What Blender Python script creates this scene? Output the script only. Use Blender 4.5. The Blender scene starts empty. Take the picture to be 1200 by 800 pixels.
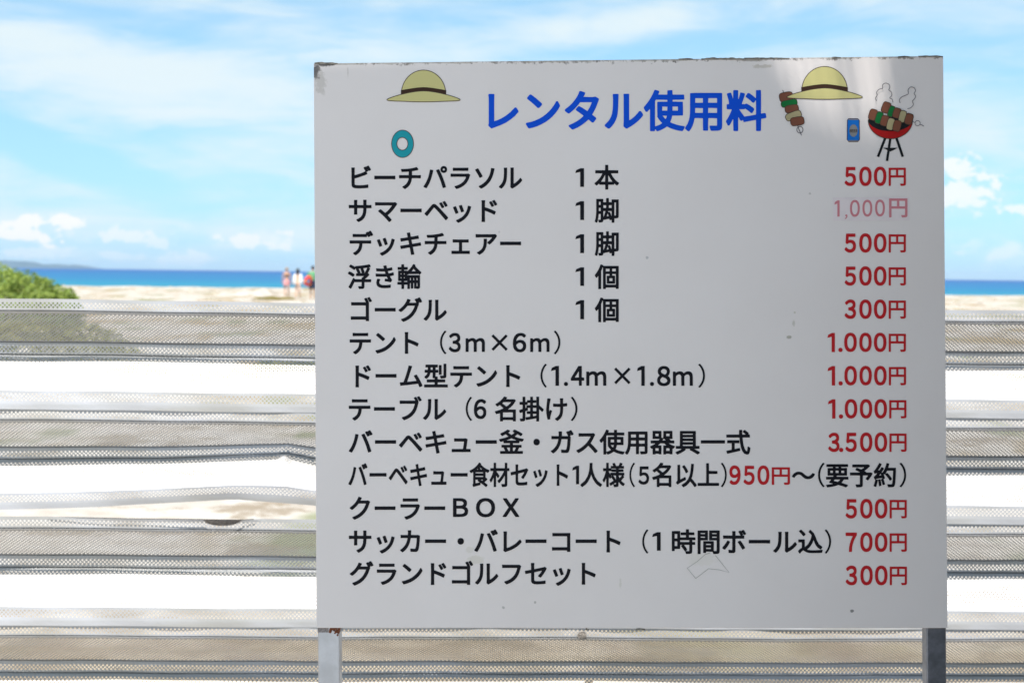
import bpy, bmesh, math, random
import numpy as np
from mathutils import Vector, Matrix, Euler
from math import sin, cos, tan, radians, pi, atan, sqrt
random.seed(7); rng = np.random.default_rng(7)
S = bpy.context.scene; C = S.collection

# ------------------------------------------------------------------ camera
F = 1200 * 50 / 36
PITCH, ROLL = atan((400 - 320.6) / F), radians(.72)
cam = bpy.data.cameras.new('camera'); cam.lens = 50; cam.sensor_width = 36
cam.clip_start = .05; cam.clip_end = 60000
cam_o = bpy.data.objects.new('camera', cam); C.objects.link(cam_o)
CR = Matrix.Rotation(pi/2 - PITCH, 3, 'X') @ Matrix.Rotation(ROLL, 3, 'Z')
cam_o.matrix_world = Matrix.Translation((0, 0, 1.5)) @ CR.to_4x4()
cam.dof.use_dof = True; cam.dof.focus_distance = 2.06; cam.dof.aperture_fstop = 8
cam.dof.aperture_blades = 7
S.camera = cam_o

def ray(px, py):                       # direction of a photo pixel, scaled to y = 1
    d = CR @ Vector(((px-600)/F, (400-py)/F, -1)); return d / d.y
def at_y(px, py, y): d = ray(px, py); return Vector((d.x*y, y, 1.5+d.z*y))
def on_ground(px, py, z=0): d = ray(px, py); t = (z-1.5)/d.z; return Vector((d.x*t, t, z))

# ------------------------------------------------------------------ sun, sky, exposure
SUN_EL, SUN_AZ = radians(63.6), radians(20)     # behind the camera, to the left
SV = Vector((-sin(SUN_AZ)*cos(SUN_EL), -cos(SUN_AZ)*cos(SUN_EL), sin(SUN_EL)))
sun = bpy.data.lights.new('sun', 'SUN'); sun.energy = 4.2; sun.angle = radians(.53); sun.color = (1, .96, .9)
sun_o = bpy.data.objects.new('sun', sun); C.objects.link(sun_o)
sun_o.rotation_euler = SV.to_track_quat('Z', 'Y').to_euler(); sun_o.location = SV * 30

S.view_settings.view_transform = 'Standard'; S.view_settings.look = 'None'
S.view_settings.exposure = .95; S.view_settings.gamma = 1
S.render.engine = 'CYCLES'; S.cycles.max_bounces = 8; S.cycles.use_denoising = True

class NT:                               # small node-tree writer
    def __init__(s, tree): s.t = tree; s.n = tree.nodes; s.n.clear()
    def new(s, k, **kw):
        n = s.n.new(k)
        for a, b in kw.items(): setattr(n, a, b)
        return n
    def put(s, n, i, v):
        if v is None: return
        if isinstance(v, bpy.types.NodeSocket): s.t.links.new(v, n.inputs[i])
        else: n.inputs[i].default_value = v
    def math(s, op, a, b=None, c=None, clamp=False):
        n = s.new('ShaderNodeMath', operation=op, use_clamp=clamp)
        s.put(n, 0, a); s.put(n, 1, b); s.put(n, 2, c); return n.outputs[0]
    def mix(s, f, a, b):
        n = s.new('ShaderNodeMix', data_type='RGBA')
        s.put(n, 0, f); s.put(n, 6, a if not isinstance(a, tuple) else (*a[:3], 1)); s.put(n, 7, b if not isinstance(b, tuple) else (*b[:3], 1))
        return n.outputs[2]
    def noise(s, vec, scale, detail=4, rough=.5, dist=0.):
        n = s.new('ShaderNodeTexNoise'); s.put(n, 'Vector', vec); n.inputs['Scale'].default_value = scale
        n.inputs['Detail'].default_value = detail; n.inputs['Roughness'].default_value = rough; n.inputs['Distortion'].default_value = dist
        return n.outputs[0]
    def ramp(s, v, lo, hi, smooth=True):
        n = s.new('ShaderNodeMapRange', interpolation_type='SMOOTHSTEP' if smooth else 'LINEAR')
        s.put(n, 0, v); n.inputs[1].default_value = lo; n.inputs[2].default_value = hi; return n.outputs[0]
    def mapping(s, vec, scale=(1, 1, 1), loc=(0, 0, 0), rot=(0, 0, 0)):
        n = s.new('ShaderNodeMapping'); s.put(n, 0, vec); n.inputs[1].default_value = loc
        n.inputs[2].default_value = rot; n.inputs[3].default_value = scale; return n.outputs[0]
    def sep(s, vec):
        n = s.new('ShaderNodeSeparateXYZ'); s.put(n, 0, vec); return n.outputs
    def comb(s, x, y, z):
        n = s.new('ShaderNodeCombineXYZ'); s.put(n, 0, x); s.put(n, 1, y); s.put(n, 2, z); return n.outputs[0]

W = bpy.data.worlds.new('World'); S.world = W; W.use_nodes = True
w = NT(W.node_tree)
sky = w.new('ShaderNodeTexSky', sky_type='NISHITA'); sky.sun_disc = False
sky.sun_elevation = SUN_EL; sky.sun_rotation = pi + SUN_AZ; sky.air_density = 1.0; sky.dust_density = .1; sky.ozone_density = 2.0
tc = w.new('ShaderNodeTexCoord').outputs['Generated']
x_, y_, z_ = w.sep(tc)[:3]
az = w.math('ARCTAN2', x_, y_); el = w.math('ARCSINE', z_)
sv = w.comb(az, el, 0.)
def ell(ca, ce, ra, re, rot=0.):       # soft ellipse in azimuth / elevation
    a = w.math('SUBTRACT', az, ca); e = w.math('SUBTRACT', el, ce)
    a2 = w.math('ADD', w.math('MULTIPLY', a, cos(rot)), w.math('MULTIPLY', e, sin(rot)))
    e2 = w.math('SUBTRACT', w.math('MULTIPLY', e, cos(rot)), w.math('MULTIPLY', a, sin(rot)))
    q = w.math('ADD', w.math('POWER', w.math('DIVIDE', a2, ra), 2.), w.math('POWER', w.math('DIVIDE', e2, re), 2.))
    return w.math('SUBTRACT', 1., q)
def azel(px, py): d = ray(px, py).normalized(); return math.atan2(d.x, d.y), math.asin(d.z)
# high cirrus: two layers of streaks
n1 = w.noise(w.mapping(sv, (3.2, 15, 1), (1.3, .2, 0), (0, 0, radians(-13))), 1.0, 6, .58, .5)
n2 = w.noise(w.mapping(sv, (9, 42, 1), (4.1, 1.2, 0), (0, 0, radians(-16))), 1.0, 5, .6, .8)
cir = w.math('ADD', w.math('MULTIPLY', n1, .64), w.math('MULTIPLY', n2, .36))
for (px, py, rx, ry, rt, amp) in [(250, 130, 300, 62, -.22, .13), (230, 250, 330, 32, -.05, .08), (60, 60, 150, 40, -.1, .07), (720, 30, 330, 18, .12, .09),
                                  (1170, 130, 160, 60, .05, .03), (90, 190, 170, 22, -.35, -.12), (520, 8, 170, 22, 0, -.10), (1160, 30, 190, 40, 0, -.05)]:
    a0, e0 = azel(px, py)
    g = w.math('MAXIMUM', ell(a0, e0, rx/F*1.3, ry/F*1.3, rt), 0.)
    cir = w.math('ADD', cir, w.math('MULTIPLY', g, amp))
cirf = w.math('MULTIPLY', w.ramp(cir, .40, .68), .9)
# low cumulus along the horizon
n3 = w.noise(w.mapping(sv, (30, 62, 1), (2.7, .3, 0)), 1.0, 6, .62, .3)
band = w.math('MULTIPLY', w.ramp(el, .0, .012), w.math('SUBTRACT', 1., w.ramp(el, .02, .04)))
cum = w.math('MULTIPLY', w.ramp(n3, .53, .68), w.math('MULTIPLY', band, .45))
n5 = w.noise(w.mapping(sv, (70, 95, 1), (.7, .3, 0)), 1.0, 7, .62, .2)
for (px, py, rx, ry, s) in [(40, 268, 62, 17, 1.), (75, 262, 30, 12, 1.), (5, 272, 40, 14, 1.), (145, 276, 34, 10, .6), (185, 282, 28, 9, .5), (305, 283, 46, 10, .75), (335, 276, 16, 8, .7),
                            (215, 303, 50, 9, .45), (40, 296, 60, 8, .4), (1128, 212, 42, 30, .8), (1118, 238, 40, 18, .75), (1200, 245, 36, 15, .75), (150, 300, 30, 7, .4)]:
    a0, e0 = azel(px, py)
    g = w.math('ADD', ell(a0, e0, rx/F, ry/F), w.math('MULTIPLY', w.math('SUBTRACT', n5, .52), 7.))
    cum = w.math('MAXIMUM', cum, w.math('MULTIPLY', w.ramp(g, .1, .6), s))
tint = w.mix(w.ramp(el, 0., .20, False), (.35, .60, 1.05), (.88, 1.03, .97))
mul = w.new('ShaderNodeMix', data_type='RGBA', blend_type='MULTIPLY'); w.put(mul, 0, 1.); w.put(mul, 6, sky.outputs[0]); w.put(mul, 7, tint)
skyc = w.mix(cirf, mul.outputs[2], (5.0, 5.6, 5.75))
skyc = w.mix(cum, skyc, (6.1, 6.1, 6.2))
bg = w.new('ShaderNodeBackground'); w.put(bg, 0, skyc); bg.inputs[1].default_value = .088
wo = w.new('ShaderNodeOutputWorld'); w.t.links.new(bg.outputs[0], wo.inputs[0])

# ------------------------------------------------------------------ helpers
def tag(o, label=None, cat=None, group=None, kind=None):
    if label: o['label'] = label
    if cat: o['category'] = cat
    if group: o['group'] = group
    if kind: o['kind'] = kind
    return o
def empty(name, loc=(0, 0, 0)):
    o = bpy.data.objects.new(name, None); C.objects.link(o); o.location = loc; o.empty_display_size = .1; return o
def link(name, me, mats=None, parent=None):
    o = bpy.data.objects.new(name, me); C.objects.link(o)
    if mats is not None:
        for m in (mats if isinstance(mats, (list, tuple)) else [mats]): me.materials.append(m)
    if parent: o.parent = parent
    return o
def mesh_np(name, V, Fc, smooth=False):
    """V (n,3) floats, Fc (m,k) ints, all faces with k corners"""
    me = bpy.data.meshes.new(name); V = np.asarray(V, np.float32); Fc = np.asarray(Fc, np.int32); m, k = Fc.shape
    me.vertices.add(len(V)); me.vertices.foreach_set('co', V.ravel())
    me.loops.add(m*k); me.loops.foreach_set('vertex_index', Fc.ravel())
    me.polygons.add(m); me.polygons.foreach_set('loop_start', np.arange(0, m*k, k, dtype=np.int32))
    me.polygons.foreach_set('use_smooth', np.full(m, smooth))
    me.update(calc_edges=True); return me
def bm_mesh(bm, name, smooth=False):
    me = bpy.data.meshes.new(name); bm.to_mesh(me); bm.free()
    if smooth: me.polygons.foreach_set('use_smooth', np.full(len(me.polygons), True))
    return me
def box(bm, cx, cy, cz, sx, sy, sz, bev=0., seg=2):
    r = bmesh.ops.create_cube(bm, size=1, matrix=Matrix.Translation((cx, cy, cz)) @ Matrix.Diagonal((sx, sy, sz, 1)))
    if bev:
        es = list({e for v in r['verts'] for e in v.link_edges})
        bmesh.ops.bevel(bm, geom=es, offset=bev, segments=seg, affect='EDGES', profile=.5)
def mat(name, col, rough=.5, metal=0., spec=.5):
    m = bpy.data.materials.new(name); m.use_nodes = True; t = NT(m.node_tree)
    b = t.new('ShaderNodeBsdfPrincipled'); o = t.new('ShaderNodeOutputMaterial'); t.t.links.new(b.outputs[0], o.inputs[0])
    b.inputs['Base Color'].default_value = (*col, 1); b.inputs['Roughness'].default_value = rough
    b.inputs['Metallic'].default_value = metal; b.inputs['Specular IOR Level'].default_value = spec
    m['t'] = 0; return m, t, b
def bump(t, b, h, strength, dist=.01):
    n = t.new('ShaderNodeBump'); n.inputs['Strength'].default_value = strength; n.inputs['Distance'].default_value = dist
    t.put(n, 'Height', h); t.t.links.new(n.outputs[0], b.inputs['Normal'])
def flecked(name, col, rough=.6, amt=.25, scale=60, metal=0.):
    m, t, b = mat(name, col, rough, metal); c = t.new('ShaderNodeTexCoord').outputs['Object']
    n = t.noise(c, scale, 4, .6)
    dk = tuple(v*(1-amt) for v in col); lt = tuple(min(1, v*(1+amt)) for v in col)
    t.put(b, 'Base Color', t.mix(t.ramp(n, .3, .7), dk, lt)); return m

# ------------------------------------------------------------------ setting: ground, sea, island
def ground_height(x, y):
    h = .025*np.sin(x*.7+1.1)*np.sin(y*.45) + .02*np.sin(x*.23+y*.31) + .008*np.sin(x*2.1+y*1.7)
    shore = 124 + .13*x + 2.2*np.sin(x*.05) + .8*np.sin(x*.21)
    t = np.clip((y-shore)/16, 0, 1.6); h = h - 1.9*t*t*(1.9-t)*.8
    m = on_ground(290, 347); d = ((x-m.x)/1.7)**2 + ((y-m.y-3)/2.2)**2; h = h + .45*np.exp(-d)*(1+.25*np.sin(x*5))
    h = h + .10*np.exp(-((y-shore+6)/5)**2)*(1+.6*np.sin(x*.9)*np.sin(x*.37+y*.2))
    return h
xs = np.unique(np.concatenate([np.linspace(-60, 70, 200), np.linspace(-20, 20, 120), np.linspace(-3000, -60, 30), np.linspace(70, 3000, 30)]))
ys = np.unique(np.concatenate([np.linspace(-20, 60, 160), np.linspace(60, 160, 140), np.linspace(-1500, -20, 20), np.array([170., 200, 260])]))
X, Y = np.meshgrid(xs, ys); Z = ground_height(X, np.minimum(Y, 152))
nx, ny = len(xs), len(ys)
i = np.arange(nx-1)[None, :] + nx*np.arange(ny-1)[:, None]; i = i.ravel()
me = mesh_np('ground', np.stack([X, Y, Z], -1).reshape(-1, 3), np.stack([i, i+1, i+1+nx, i+nx], 1), True)
m, t, b = mat('coral_sand', (.55, .5, .42), .95, 0, .2)
c = t.new('ShaderNodeTexCoord').outputs['Object']; gx, gy, gz = t.sep(c)[:3]
big = t.noise(t.mapping(c, (1, .35, 1)), .45, 5, .6, .4); mid = t.noise(c, 2.6, 6, .65); fine = t.noise(c, 60, 4, .7)
col = t.mix(t.ramp(mid, .3, .7), (.38, .335, .285), (.54, .505, .46))
col = t.mix(t.math('MULTIPLY', t.ramp(big, .50, .60), .85), col, (.28, .20, .09))        # dry grass and litter
col = t.mix(t.math('MULTIPLY', t.ramp(t.noise(t.mapping(c, (1, .3, 1), (7, 3, 0)), .6, 4, .6), .56, .63), .75), col, (.13, .16, .05))
dirt = t.math('MULTIPLY', t.math('SUBTRACT', 1., t.ramp(t.math('ADD', gy, t.math('MULTIPLY', mid, 1.2)), 5.6, 7.6)), .85)
col = t.mix(dirt, col, t.mix(t.ramp(mid, .35, .65), (.24, .165, .09), (.42, .32, .19)))   # trodden earth along the fence
col = t.mix(t.math('MULTIPLY', t.ramp(fine, .45, .75), .25), col, (.25, .2, .15))
spk = t.noise(c, 1.1, 6, .75); col = t.mix(t.math('MULTIPLY', t.ramp(spk, .51, .60), .75), col, (.22, .17, .11))
bounce_apron = t.math('SUBTRACT', 1., t.ramp(t.math('ADD', gy, t.math('MULTIPLY', mid, .4)), 2.5, 2.7))
col = t.mix(bounce_apron, col, t.mix(t.ramp(mid, .3, .7), (.43, .385, .335), (.50, .455, .40)))       # added pale apron, unseen, bouncing light onto the board
t.put(b, 'Base Color', col); bump(t, b, t.math('ADD', fine, t.math('MULTIPLY', mid, 3.)), .5, .02)
tag(link('ground', me, m), kind='structure')

bm = bmesh.new()
sx = [-14000, -3000, -600, -150, 0, 150, 600, 3000, 14000]; sy = [100, 200, 500, 1500, 5000, 16000]
vs = [[bm.verts.new((x, y, -.95)) for x in sx] for y in sy]
for a in range(len(sy)-1):
    for k in range(len(sx)-1): bm.faces.new((vs[a][k], vs[a][k+1], vs[a+1][k+1], vs[a+1][k]))
m, t, b = mat('sea_water', (.02, .16, .36), .55, 0, .12)
c = t.new('ShaderNodeTexCoord').outputs['Object']; gx, gy, gz = t.sep(c)[:3]
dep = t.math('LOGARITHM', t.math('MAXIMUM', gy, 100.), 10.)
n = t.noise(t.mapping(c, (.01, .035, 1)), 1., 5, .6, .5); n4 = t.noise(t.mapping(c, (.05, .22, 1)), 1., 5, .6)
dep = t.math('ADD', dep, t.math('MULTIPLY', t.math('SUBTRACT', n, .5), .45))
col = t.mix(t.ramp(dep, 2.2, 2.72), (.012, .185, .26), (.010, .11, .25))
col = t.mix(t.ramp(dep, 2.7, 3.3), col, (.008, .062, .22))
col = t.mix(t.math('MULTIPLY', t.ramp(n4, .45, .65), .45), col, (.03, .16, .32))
shore = t.math('ADD', t.math('MULTIPLY', gx, .13), t.math('MULTIPLY', n4, 5.))
foam = t.math('SUBTRACT', 1., t.ramp(t.math('SUBTRACT', gy, shore), 128., 137.))
col = t.mix(t.math('MULTIPLY', foam, .9), col, (.8, .82, .82))
t.put(b, 'Base Color', col); bump(t, b, t.math('ADD', n4, t.noise(c, 1.5, 4, .6)), .35, .3)
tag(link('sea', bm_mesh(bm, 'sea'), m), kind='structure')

# low wooded headland on the horizon, about nine kilometres out
D = 9000; prof = [(-700, 302), (-400, 303), (-160, 303), (-60, 304.5), (0, 305.6), (22, 305.4), (38, 306.6), (46, 309), (60, 309.6), (80, 310.2), (97, 311.4), (104, 313), (110, 315.2)]
pts = [at_y(px, py, D) for px, py in prof]; V = []; 
xs2 = np.linspace(pts[0].x, pts[-1].x, 260); hz = np.interp(xs2, [p.x for p in pts], [p.z for p in pts])
hz = hz + 2.2*np.sin(xs2*.013) + 1.4*np.sin(xs2*.041+1) + rng.normal(0, .8, len(xs2)); hz[-1] = -2
for k, (x, z) in enumerate(zip(xs2, hz)):
    for dy, f in ((-260, -.03), (-150, .45), (-60, .8), (0, 1.), (120, .8), (300, -.03)): V.append((x, D+dy, z*f - (2 if f < 0 else 0)))
Fc = [(k*6+j, (k+1)*6+j, (k+1)*6+j+1, k*6+j+1) for k in range(len(xs2)-1) for j in range(5)]
m, t, b = mat('hazed_woodland', (.05, .10, .09), .9, 0, .1); c = t.new('ShaderNodeTexCoord').outputs['Object']
t.put(b, 'Base Color', t.mix(t.ramp(t.noise(c, .02, 5, .6), .4, .65), (.012, .035, .05), (.03, .06, .075)))  # blue of the distant air put into the woodland colour
tag(link('headland', mesh_np('headland', V, Fc), m), kind='structure')

# ------------------------------------------------------------------ shrubs
def leaf_mat(name, a, bcol):
    m, t, b = mat(name, a, .55, 0, .3); g = t.new('ShaderNodeNewGeometry')
    rnd = g.outputs['Random Per Island']; t.put(b, 'Base Color', t.mix(rnd, a, bcol))
    tr = t.new('ShaderNodeBsdfTranslucent'); t.put(tr, 0, t.mix(rnd, tuple(v*1.2 for v in a), tuple(v*1.2 for v in bcol)))
    mx = t.new('ShaderNodeMixShader'); mx.inputs[0].default_value = .3
    o = [q for q in t.n if q.type == 'OUTPUT_MATERIAL'][0]
    t.t.links.new(b.outputs[0], mx.inputs[1]); t.t.links.new(tr.outputs[0], mx.inputs[2]); t.t.links.new(mx.outputs[0], o.inputs[0]); return m
GREEN = leaf_mat('shrub_leaves', (.15, .23, .035), (.31, .38, .08))
YELLOW = leaf_mat('dry_grass_blades', (.24, .20, .05), (.40, .33, .10))
OLIVE = leaf_mat('creeper_leaves', (.16, .18, .04), (.30, .28, .09))
BARK = flecked('shrub_bark', (.16, .11, .07), .9, .4, 20)
def leaves(lobes, n, size, up=.3):
    """leaf quads scattered near the skin of several ellipsoid lobes"""
    c = np.array([l[:3] for l in lobes]); r = np.array([l[3:6] for l in lobes]); wgt = (r[:, 0]*r[:, 2]); wgt = wgt/wgt.sum()
    k = rng.choice(len(lobes), n, p=wgt); d = rng.normal(size=(n, 3)); d /= np.linalg.norm(d, axis=1)[:, None]
    d[:, 2] = np.where(d[:, 2] < -.2, -d[:, 2], d[:, 2])
    clump = 1 + .10*np.sin(d[:, 0]*7+k*3)*np.sin(d[:, 2]*8+d[:, 1]*6+k)
    rad = (1 - np.abs(rng.normal(0, .13, n))) * clump
    P = c[k] + d*r[k]*rad[:, None]; P[:, 2] = np.maximum(P[:, 2], .02)
    u = d + rng.normal(0, .6, (n, 3)); u[:, 2] += up; u /= np.linalg.norm(u, axis=1)[:, None]
    a = np.cross(u, rng.normal(size=(n, 3))); a /= np.linalg.norm(a, axis=1)[:, None]; b2 = np.cross(u, a)
    s = size*rng.uniform(.6, 1.3, n)[:, None]
    V = np.stack([P-a*s, P+b2*s*.42+u*s*.1, P+a*s, P-b2*s*.42+u*s*.1], 1).reshape(-1, 3)
    return V, np.arange(4*n).reshape(n, 4)
def stems(bm, p, n, h, spread, r):
    for _ in range(n):
        a = random.uniform(0, 2*pi); q = Vector(p); d = Vector((cos(a)*spread, sin(a)*spread, h))
        segs = 4; ring0 = None
        for k in range(segs+1):
            f = k/segs; c0 = q + Vector((d.x*f**1.3, d.y*f**1.3, d.z*f)) + Vector((random.gauss(0, .02), random.gauss(0, .02), 0)); rr = r*(1-.75*f)
            ring = [bm.verts.new(c0+Vector((cos(j*pi/3)*rr, sin(j*pi/3)*rr, 0))) for j in range(6)]
            if ring0:
                for j in range(6): bm.faces.new((ring0[j], ring0[(j+1) % 6], ring[(j+1) % 6], ring[j]))
            ring0 = ring
def shrub(label, base, lobes, n, size, material, nst, h, cat='shrub', name='shrub', group=None):
    o = empty(name, base); tag(o, label, cat, group)
    V, Fc = leaves(lobes, n, size); link('foliage', mesh_np('foliage', V, Fc), material, o)
    bm = bmesh.new()
    for l in lobes: stems(bm, (l[0]*.8, l[1]*.8, 0), nst, l[2]+l[5]*.6, l[3]*.6, .02*max(.4, h))
    link('stem', bm_mesh(bm, 'stem'), BARK, o); return o
b0 = on_ground(30, 398); b0.y = 30; b0.x = ray(30, 398).x*30
sx0 = ray(0, 350).x*30
shrub('large rounded bright green beach shrub standing at the left edge behind the fence', (sx0, 30, 0),
      [(-.7, .6, .45, 1.5, 1.3, 1.13), (.35, 0, .4, .95, 1.0, 1.05), (.98, -.1, .4, .66, .8, .86), (-2.2, .3, .4, 1.4, 1.2, 1.25), (1.45, -.2, .4, .30, .5, .72), (-3.6, .5, .3, 1.2, 1.1, 1.1), (1.15, .5, .3, .5, .6, .7)],
      26000, .052, GREEN, 5, 1.2)
p = on_ground(95, 420)
shrub('low green shrub in front of the large one, seen only through the upper fence panel', (p.x, p.y, 0),
      [(-.9, 0, .1, .8, .6, .55), (0, .1, .08, .75, .5, .5), (-1.9, .1, .1, .8, .6, .6), (.6, 0, .02, .4, .3, .28)], 4200, .05, OLIVE, 4, .5)
p = on_ground(338, 434)
shrub('small dark green creeping shrub beside the left edge of the signboard, behind the fence', (p.x, p.y, 0),
      [(0, 0, .02, .42, .3, .22), (.5, .1, .02, .5, .3, .24), (-.35, .1, 0, .25, .2, .14), (1.2, .1, .02, .5, .3, .2)], 2400, .035, OLIVE, 3, .3)
p = on_ground(318, 351)
shrub('yellow tuft of dry grass on the sand left of the beach walkers', (p.x, p.y, 0),
      [(0, 0, 0, .55, .4, .16), (.7, .2, 0, .5, .4, .11), (-.5, .1, 0, .45, .3, .12)], 1800, .06, YELLOW, 3, .2, 'grass', 'grass_tuft')
p = on_ground(1165, 372)
shrub('patchy olive creeper on the sand at the right edge of the photo', (p.x, p.y, 0),
      [(-1.5, 0, 0, .9, .5, .1), (.3, .6, 0, 1.1, .5, .09), (2, .2, 0, 1.2, .6, .1)], 1500, .05, OLIVE, 2, .2, 'plant', 'creeping_plant')
# beach litter: small stones and wrack along the crest
bm = bmesh.new()
for _ in range(420):
    x = random.uniform(-60, 60); y = random.uniform(60, 128); r = random.uniform(.03, .14)
    mtx = Matrix.Translation((x, y, float(ground_height(x, y))+r*.15)) @ Matrix.Rotation(random.uniform(0, 6), 4, 'Z') @ Matrix.Diagonal((r*random.uniform(.8, 2.4), r, r*.5, 1))
    rr = bmesh.ops.create_icosphere(bm, subdivisions=1, radius=1, matrix=mtx)
    for v in rr['verts']: v.co += Vector((random.gauss(0, r*.12), random.gauss(0, r*.12), 0))
tag(link('beach_rubble', bm_mesh(bm, 'beach_rubble'), flecked('coral_rubble', (.42, .36, .27), .9, .4, 4)),
    'coral rubble and dry wrack scattered over the distant sand', 'rubble', kind='stuff')

# ------------------------------------------------------------------ perforated metal fence
m, t, b = mat('perforated_aluminium', (.78, .79, .80), .36, .30)
c = t.new('ShaderNodeTexCoord').outputs['Object']
n = t.noise(t.mapping(c, (.7, 4, 4)), 3.2, 5, .6); sp = t.noise(t.mapping(c, (3, 14, 14)), 6, 5, .7)
t.put(b, 'Base Color', t.mix(t.ramp(n, .35, .7), (.50, .51, .54), (.41, .405, .385)))
t.put(b, 'Roughness', t.math('ADD', .50, t.math('MULTIPLY', sp, .2)))
ALU = m
FY, FYAW, PITCHZ, TOP = 3.235, radians(1.9), .2462, 1.429
def fence_sheet(name, top_z, x0=-2.35, x1=2.35, warp=None):
    p = .0094; rows = []          # (half-height in arc, y, z)
    # profile: top flange, inward slope, valley, outward slope, bottom flange (y grows away from the camera)
    P = [(0., 0.), (0., -.0285), (.064, -.1015), (.064, -.1310), (-.0008, -.2060), (-.0035, -.2365), (-.0035, -.2490)]
    Vs = []; Fs = []; base = 0
    n = int((x1-x0)/p);
    def quad_strip(a, c):            # plain solid strip (fold) from profile point a to c
        nonlocal base
        xx = np.linspace(x0, x1, 180); V = np.zeros((2*len(xx), 3))
        V[0::2, 0] = xx; V[0::2, 1:] = a; V[1::2, 0] = xx; V[1::2, 1:] = c
        k = np.arange(len(xx)-1)*2; q = np.stack([k, k+1, k+3, k+2], 1)
        Vs.append(V); Fs.append(np.concatenate([q[:, [0, 1, 2]], q[:, [0, 2, 3]]])+base); base += len(V)
    for f in range(5):
        a = np.array(P[f]); c = np.array(P[f+1]); L = np.linalg.norm(c-a); u = (c-a)/L; rh = p*.47
        cnt = int((L-.0078)/rh)-1; mg = (L-(cnt+1)*rh)/2      # rows of diamonds, each two row-heights tall
        quad_strip(a, a+u*mg)
        if f < 3:                       # groove added at the fold so a dark shade line shows
            g_ = .0036; ap = c-u*g_*.5+np.array([.008, 0.]); quad_strip(c-u*mg, c-u*g_); quad_strip(c-u*g_, ap); quad_strip(ap, c)
        else: quad_strip(c-u*mg, c)
        def put3(X_, S_):
            return np.stack([X_, a[0]+u[0]*S_, a[1]+u[1]*S_], -1)
        for r in range(cnt):
            off = (r % 2)*.5*p; cx = x0+off+np.arange(n)*p; s = mg+(r+1)*rh; hr = p*.248
            loc = [(-p/2, 0), (0, -rh), (p/2, 0), (0, rh)] + [(hr*cos(radians(q)), hr*sin(radians(q))) for q in (0, 60, 120, 180, 240, 300)]
            V = np.stack([put3(cx+dx, np.full(n, s+ds)) for dx, ds in loc], 1)
            # corners 0 left, 1 low, 2 right, 3 high; hole 4..9 at 0,60,120,180,240,300 degrees
            tri = np.array([(2, 5, 4), (2, 3, 5), (3, 6, 5), (3, 0, 6), (0, 7, 6), (0, 8, 7), (0, 1, 8), (1, 9, 8), (1, 2, 9), (2, 4, 9)])
            Fs.append((tri[None]+10*np.arange(n)[:, None, None]).reshape(-1, 3)+base); Vs.append(V.reshape(-1, 3)); base += 10*n
            if r in (0, cnt-1):             # teeth that close the edge rows against the fold
                sg = -rh if r == 0 else rh
                V = np.stack([put3(cx[:-1], np.full(n-1, s+sg)), put3(cx[1:], np.full(n-1, s+sg)), put3(cx[:-1]+p/2, np.full(n-1, s))], 1)
                Fs.append(np.arange(3*(n-1)).reshape(-1, 3)+base); Vs.append(V.reshape(-1, 3)); base += 3*(n-1)
    quad_strip(P[5], P[6])
    V = np.concatenate(Vs); T = np.concatenate(Fs)
    V[:, 1] += .0014*np.sin(V[:, 0]*9.3+V[:, 2]*21)*np.sin(V[:, 0]*3.1-V[:, 2]*9) + .0007*np.sin(V[:, 0]*31+V[:, 2]*60)
    V[:, 2] += .0009*np.sin(V[:, 0]*5.7+1.3)+.0005*np.sin(V[:, 0]*17+V[:, 2]*12)
    if warp is not None: V = warp(V)
    return mesh_np(name, V, T)
fence = empty('metal_fence', (0, FY, 0)); fence.rotation_euler.z = FYAW
tag(fence, 'low silvery fence of perforated trapezoid metal sheets behind the signboard', 'fence')
std = fence_sheet('sheet', 0); std.materials.append(ALU)
fx = lambda px: (px-600)/F*FY           # photo column to fence coordinate
def bent(V):                            # third sheet up: lower edge knocked upwards
    x = V[:, 0]; z = V[:, 2]; wv = np.clip((-z-.03)/.215, 0, 1)**1.15
    lift = np.interp(x, [fx(-420), fx(-60), fx(120), fx(270), fx(283), fx(370), fx(520), fx(620)], [0, .013, .026, .047, .047, .034, .008, 0])
    lift2 = np.interp(x, [fx(-420), fx(0), fx(180), fx(325), fx(336), fx(370), fx(520), fx(620)], [0, .006, .013, .031, .033, .016, .004, 0])
    l = lift2*(1-np.clip((wv-.5)*2, 0, 1)) + lift*np.clip((wv-.5)*2, 0, 1)
    V = V.copy(); V[:, 2] += l*np.minimum(1, wv*2); V[:, 1] -= l*.35*np.sin(wv*pi)
    cr = np.exp(-((x-fx(332))/.012)**2)*np.exp(-((z+.135)/.02)**2); V[:, 1] -= .014*cr
    return V
def nicked(V):                          # sheet below: top lip bent over where the other one is torn away
    x = V[:, 0]; z = V[:, 2]; V = V.copy()
    l = np.interp(x, [fx(60), fx(160), fx(290), fx(305)], [0, .007, .010, 0])*np.clip(1+z/.012, 0, 1); V[:, 1] -= l*.35; V[:, 2] -= l*.2
    return V
bent_me = fence_sheet('bent_sheet', 0, warp=bent); bent_me.materials.append(ALU)
nick_me = fence_sheet('nicked_sheet', 0, warp=nicked); nick_me.materials.append(ALU)
for k in range(5):
    o = link('sheet', [std, bent_me, nick_me, std, std][k], None, fence)
    o.location = (0, 0, TOP-k*PITCHZ)
    if k == 1: o['label'] = 'bent sheet with its lower edge knocked up, leaving a gap'
GALV = flecked('galvanised_steel', (.55, .57, .60), .42, .18, 30, .8)
bm = bmesh.new(); xs3 = np.linspace(fx(60), fx(300), 70); rowt = []; rowb = []
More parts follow.
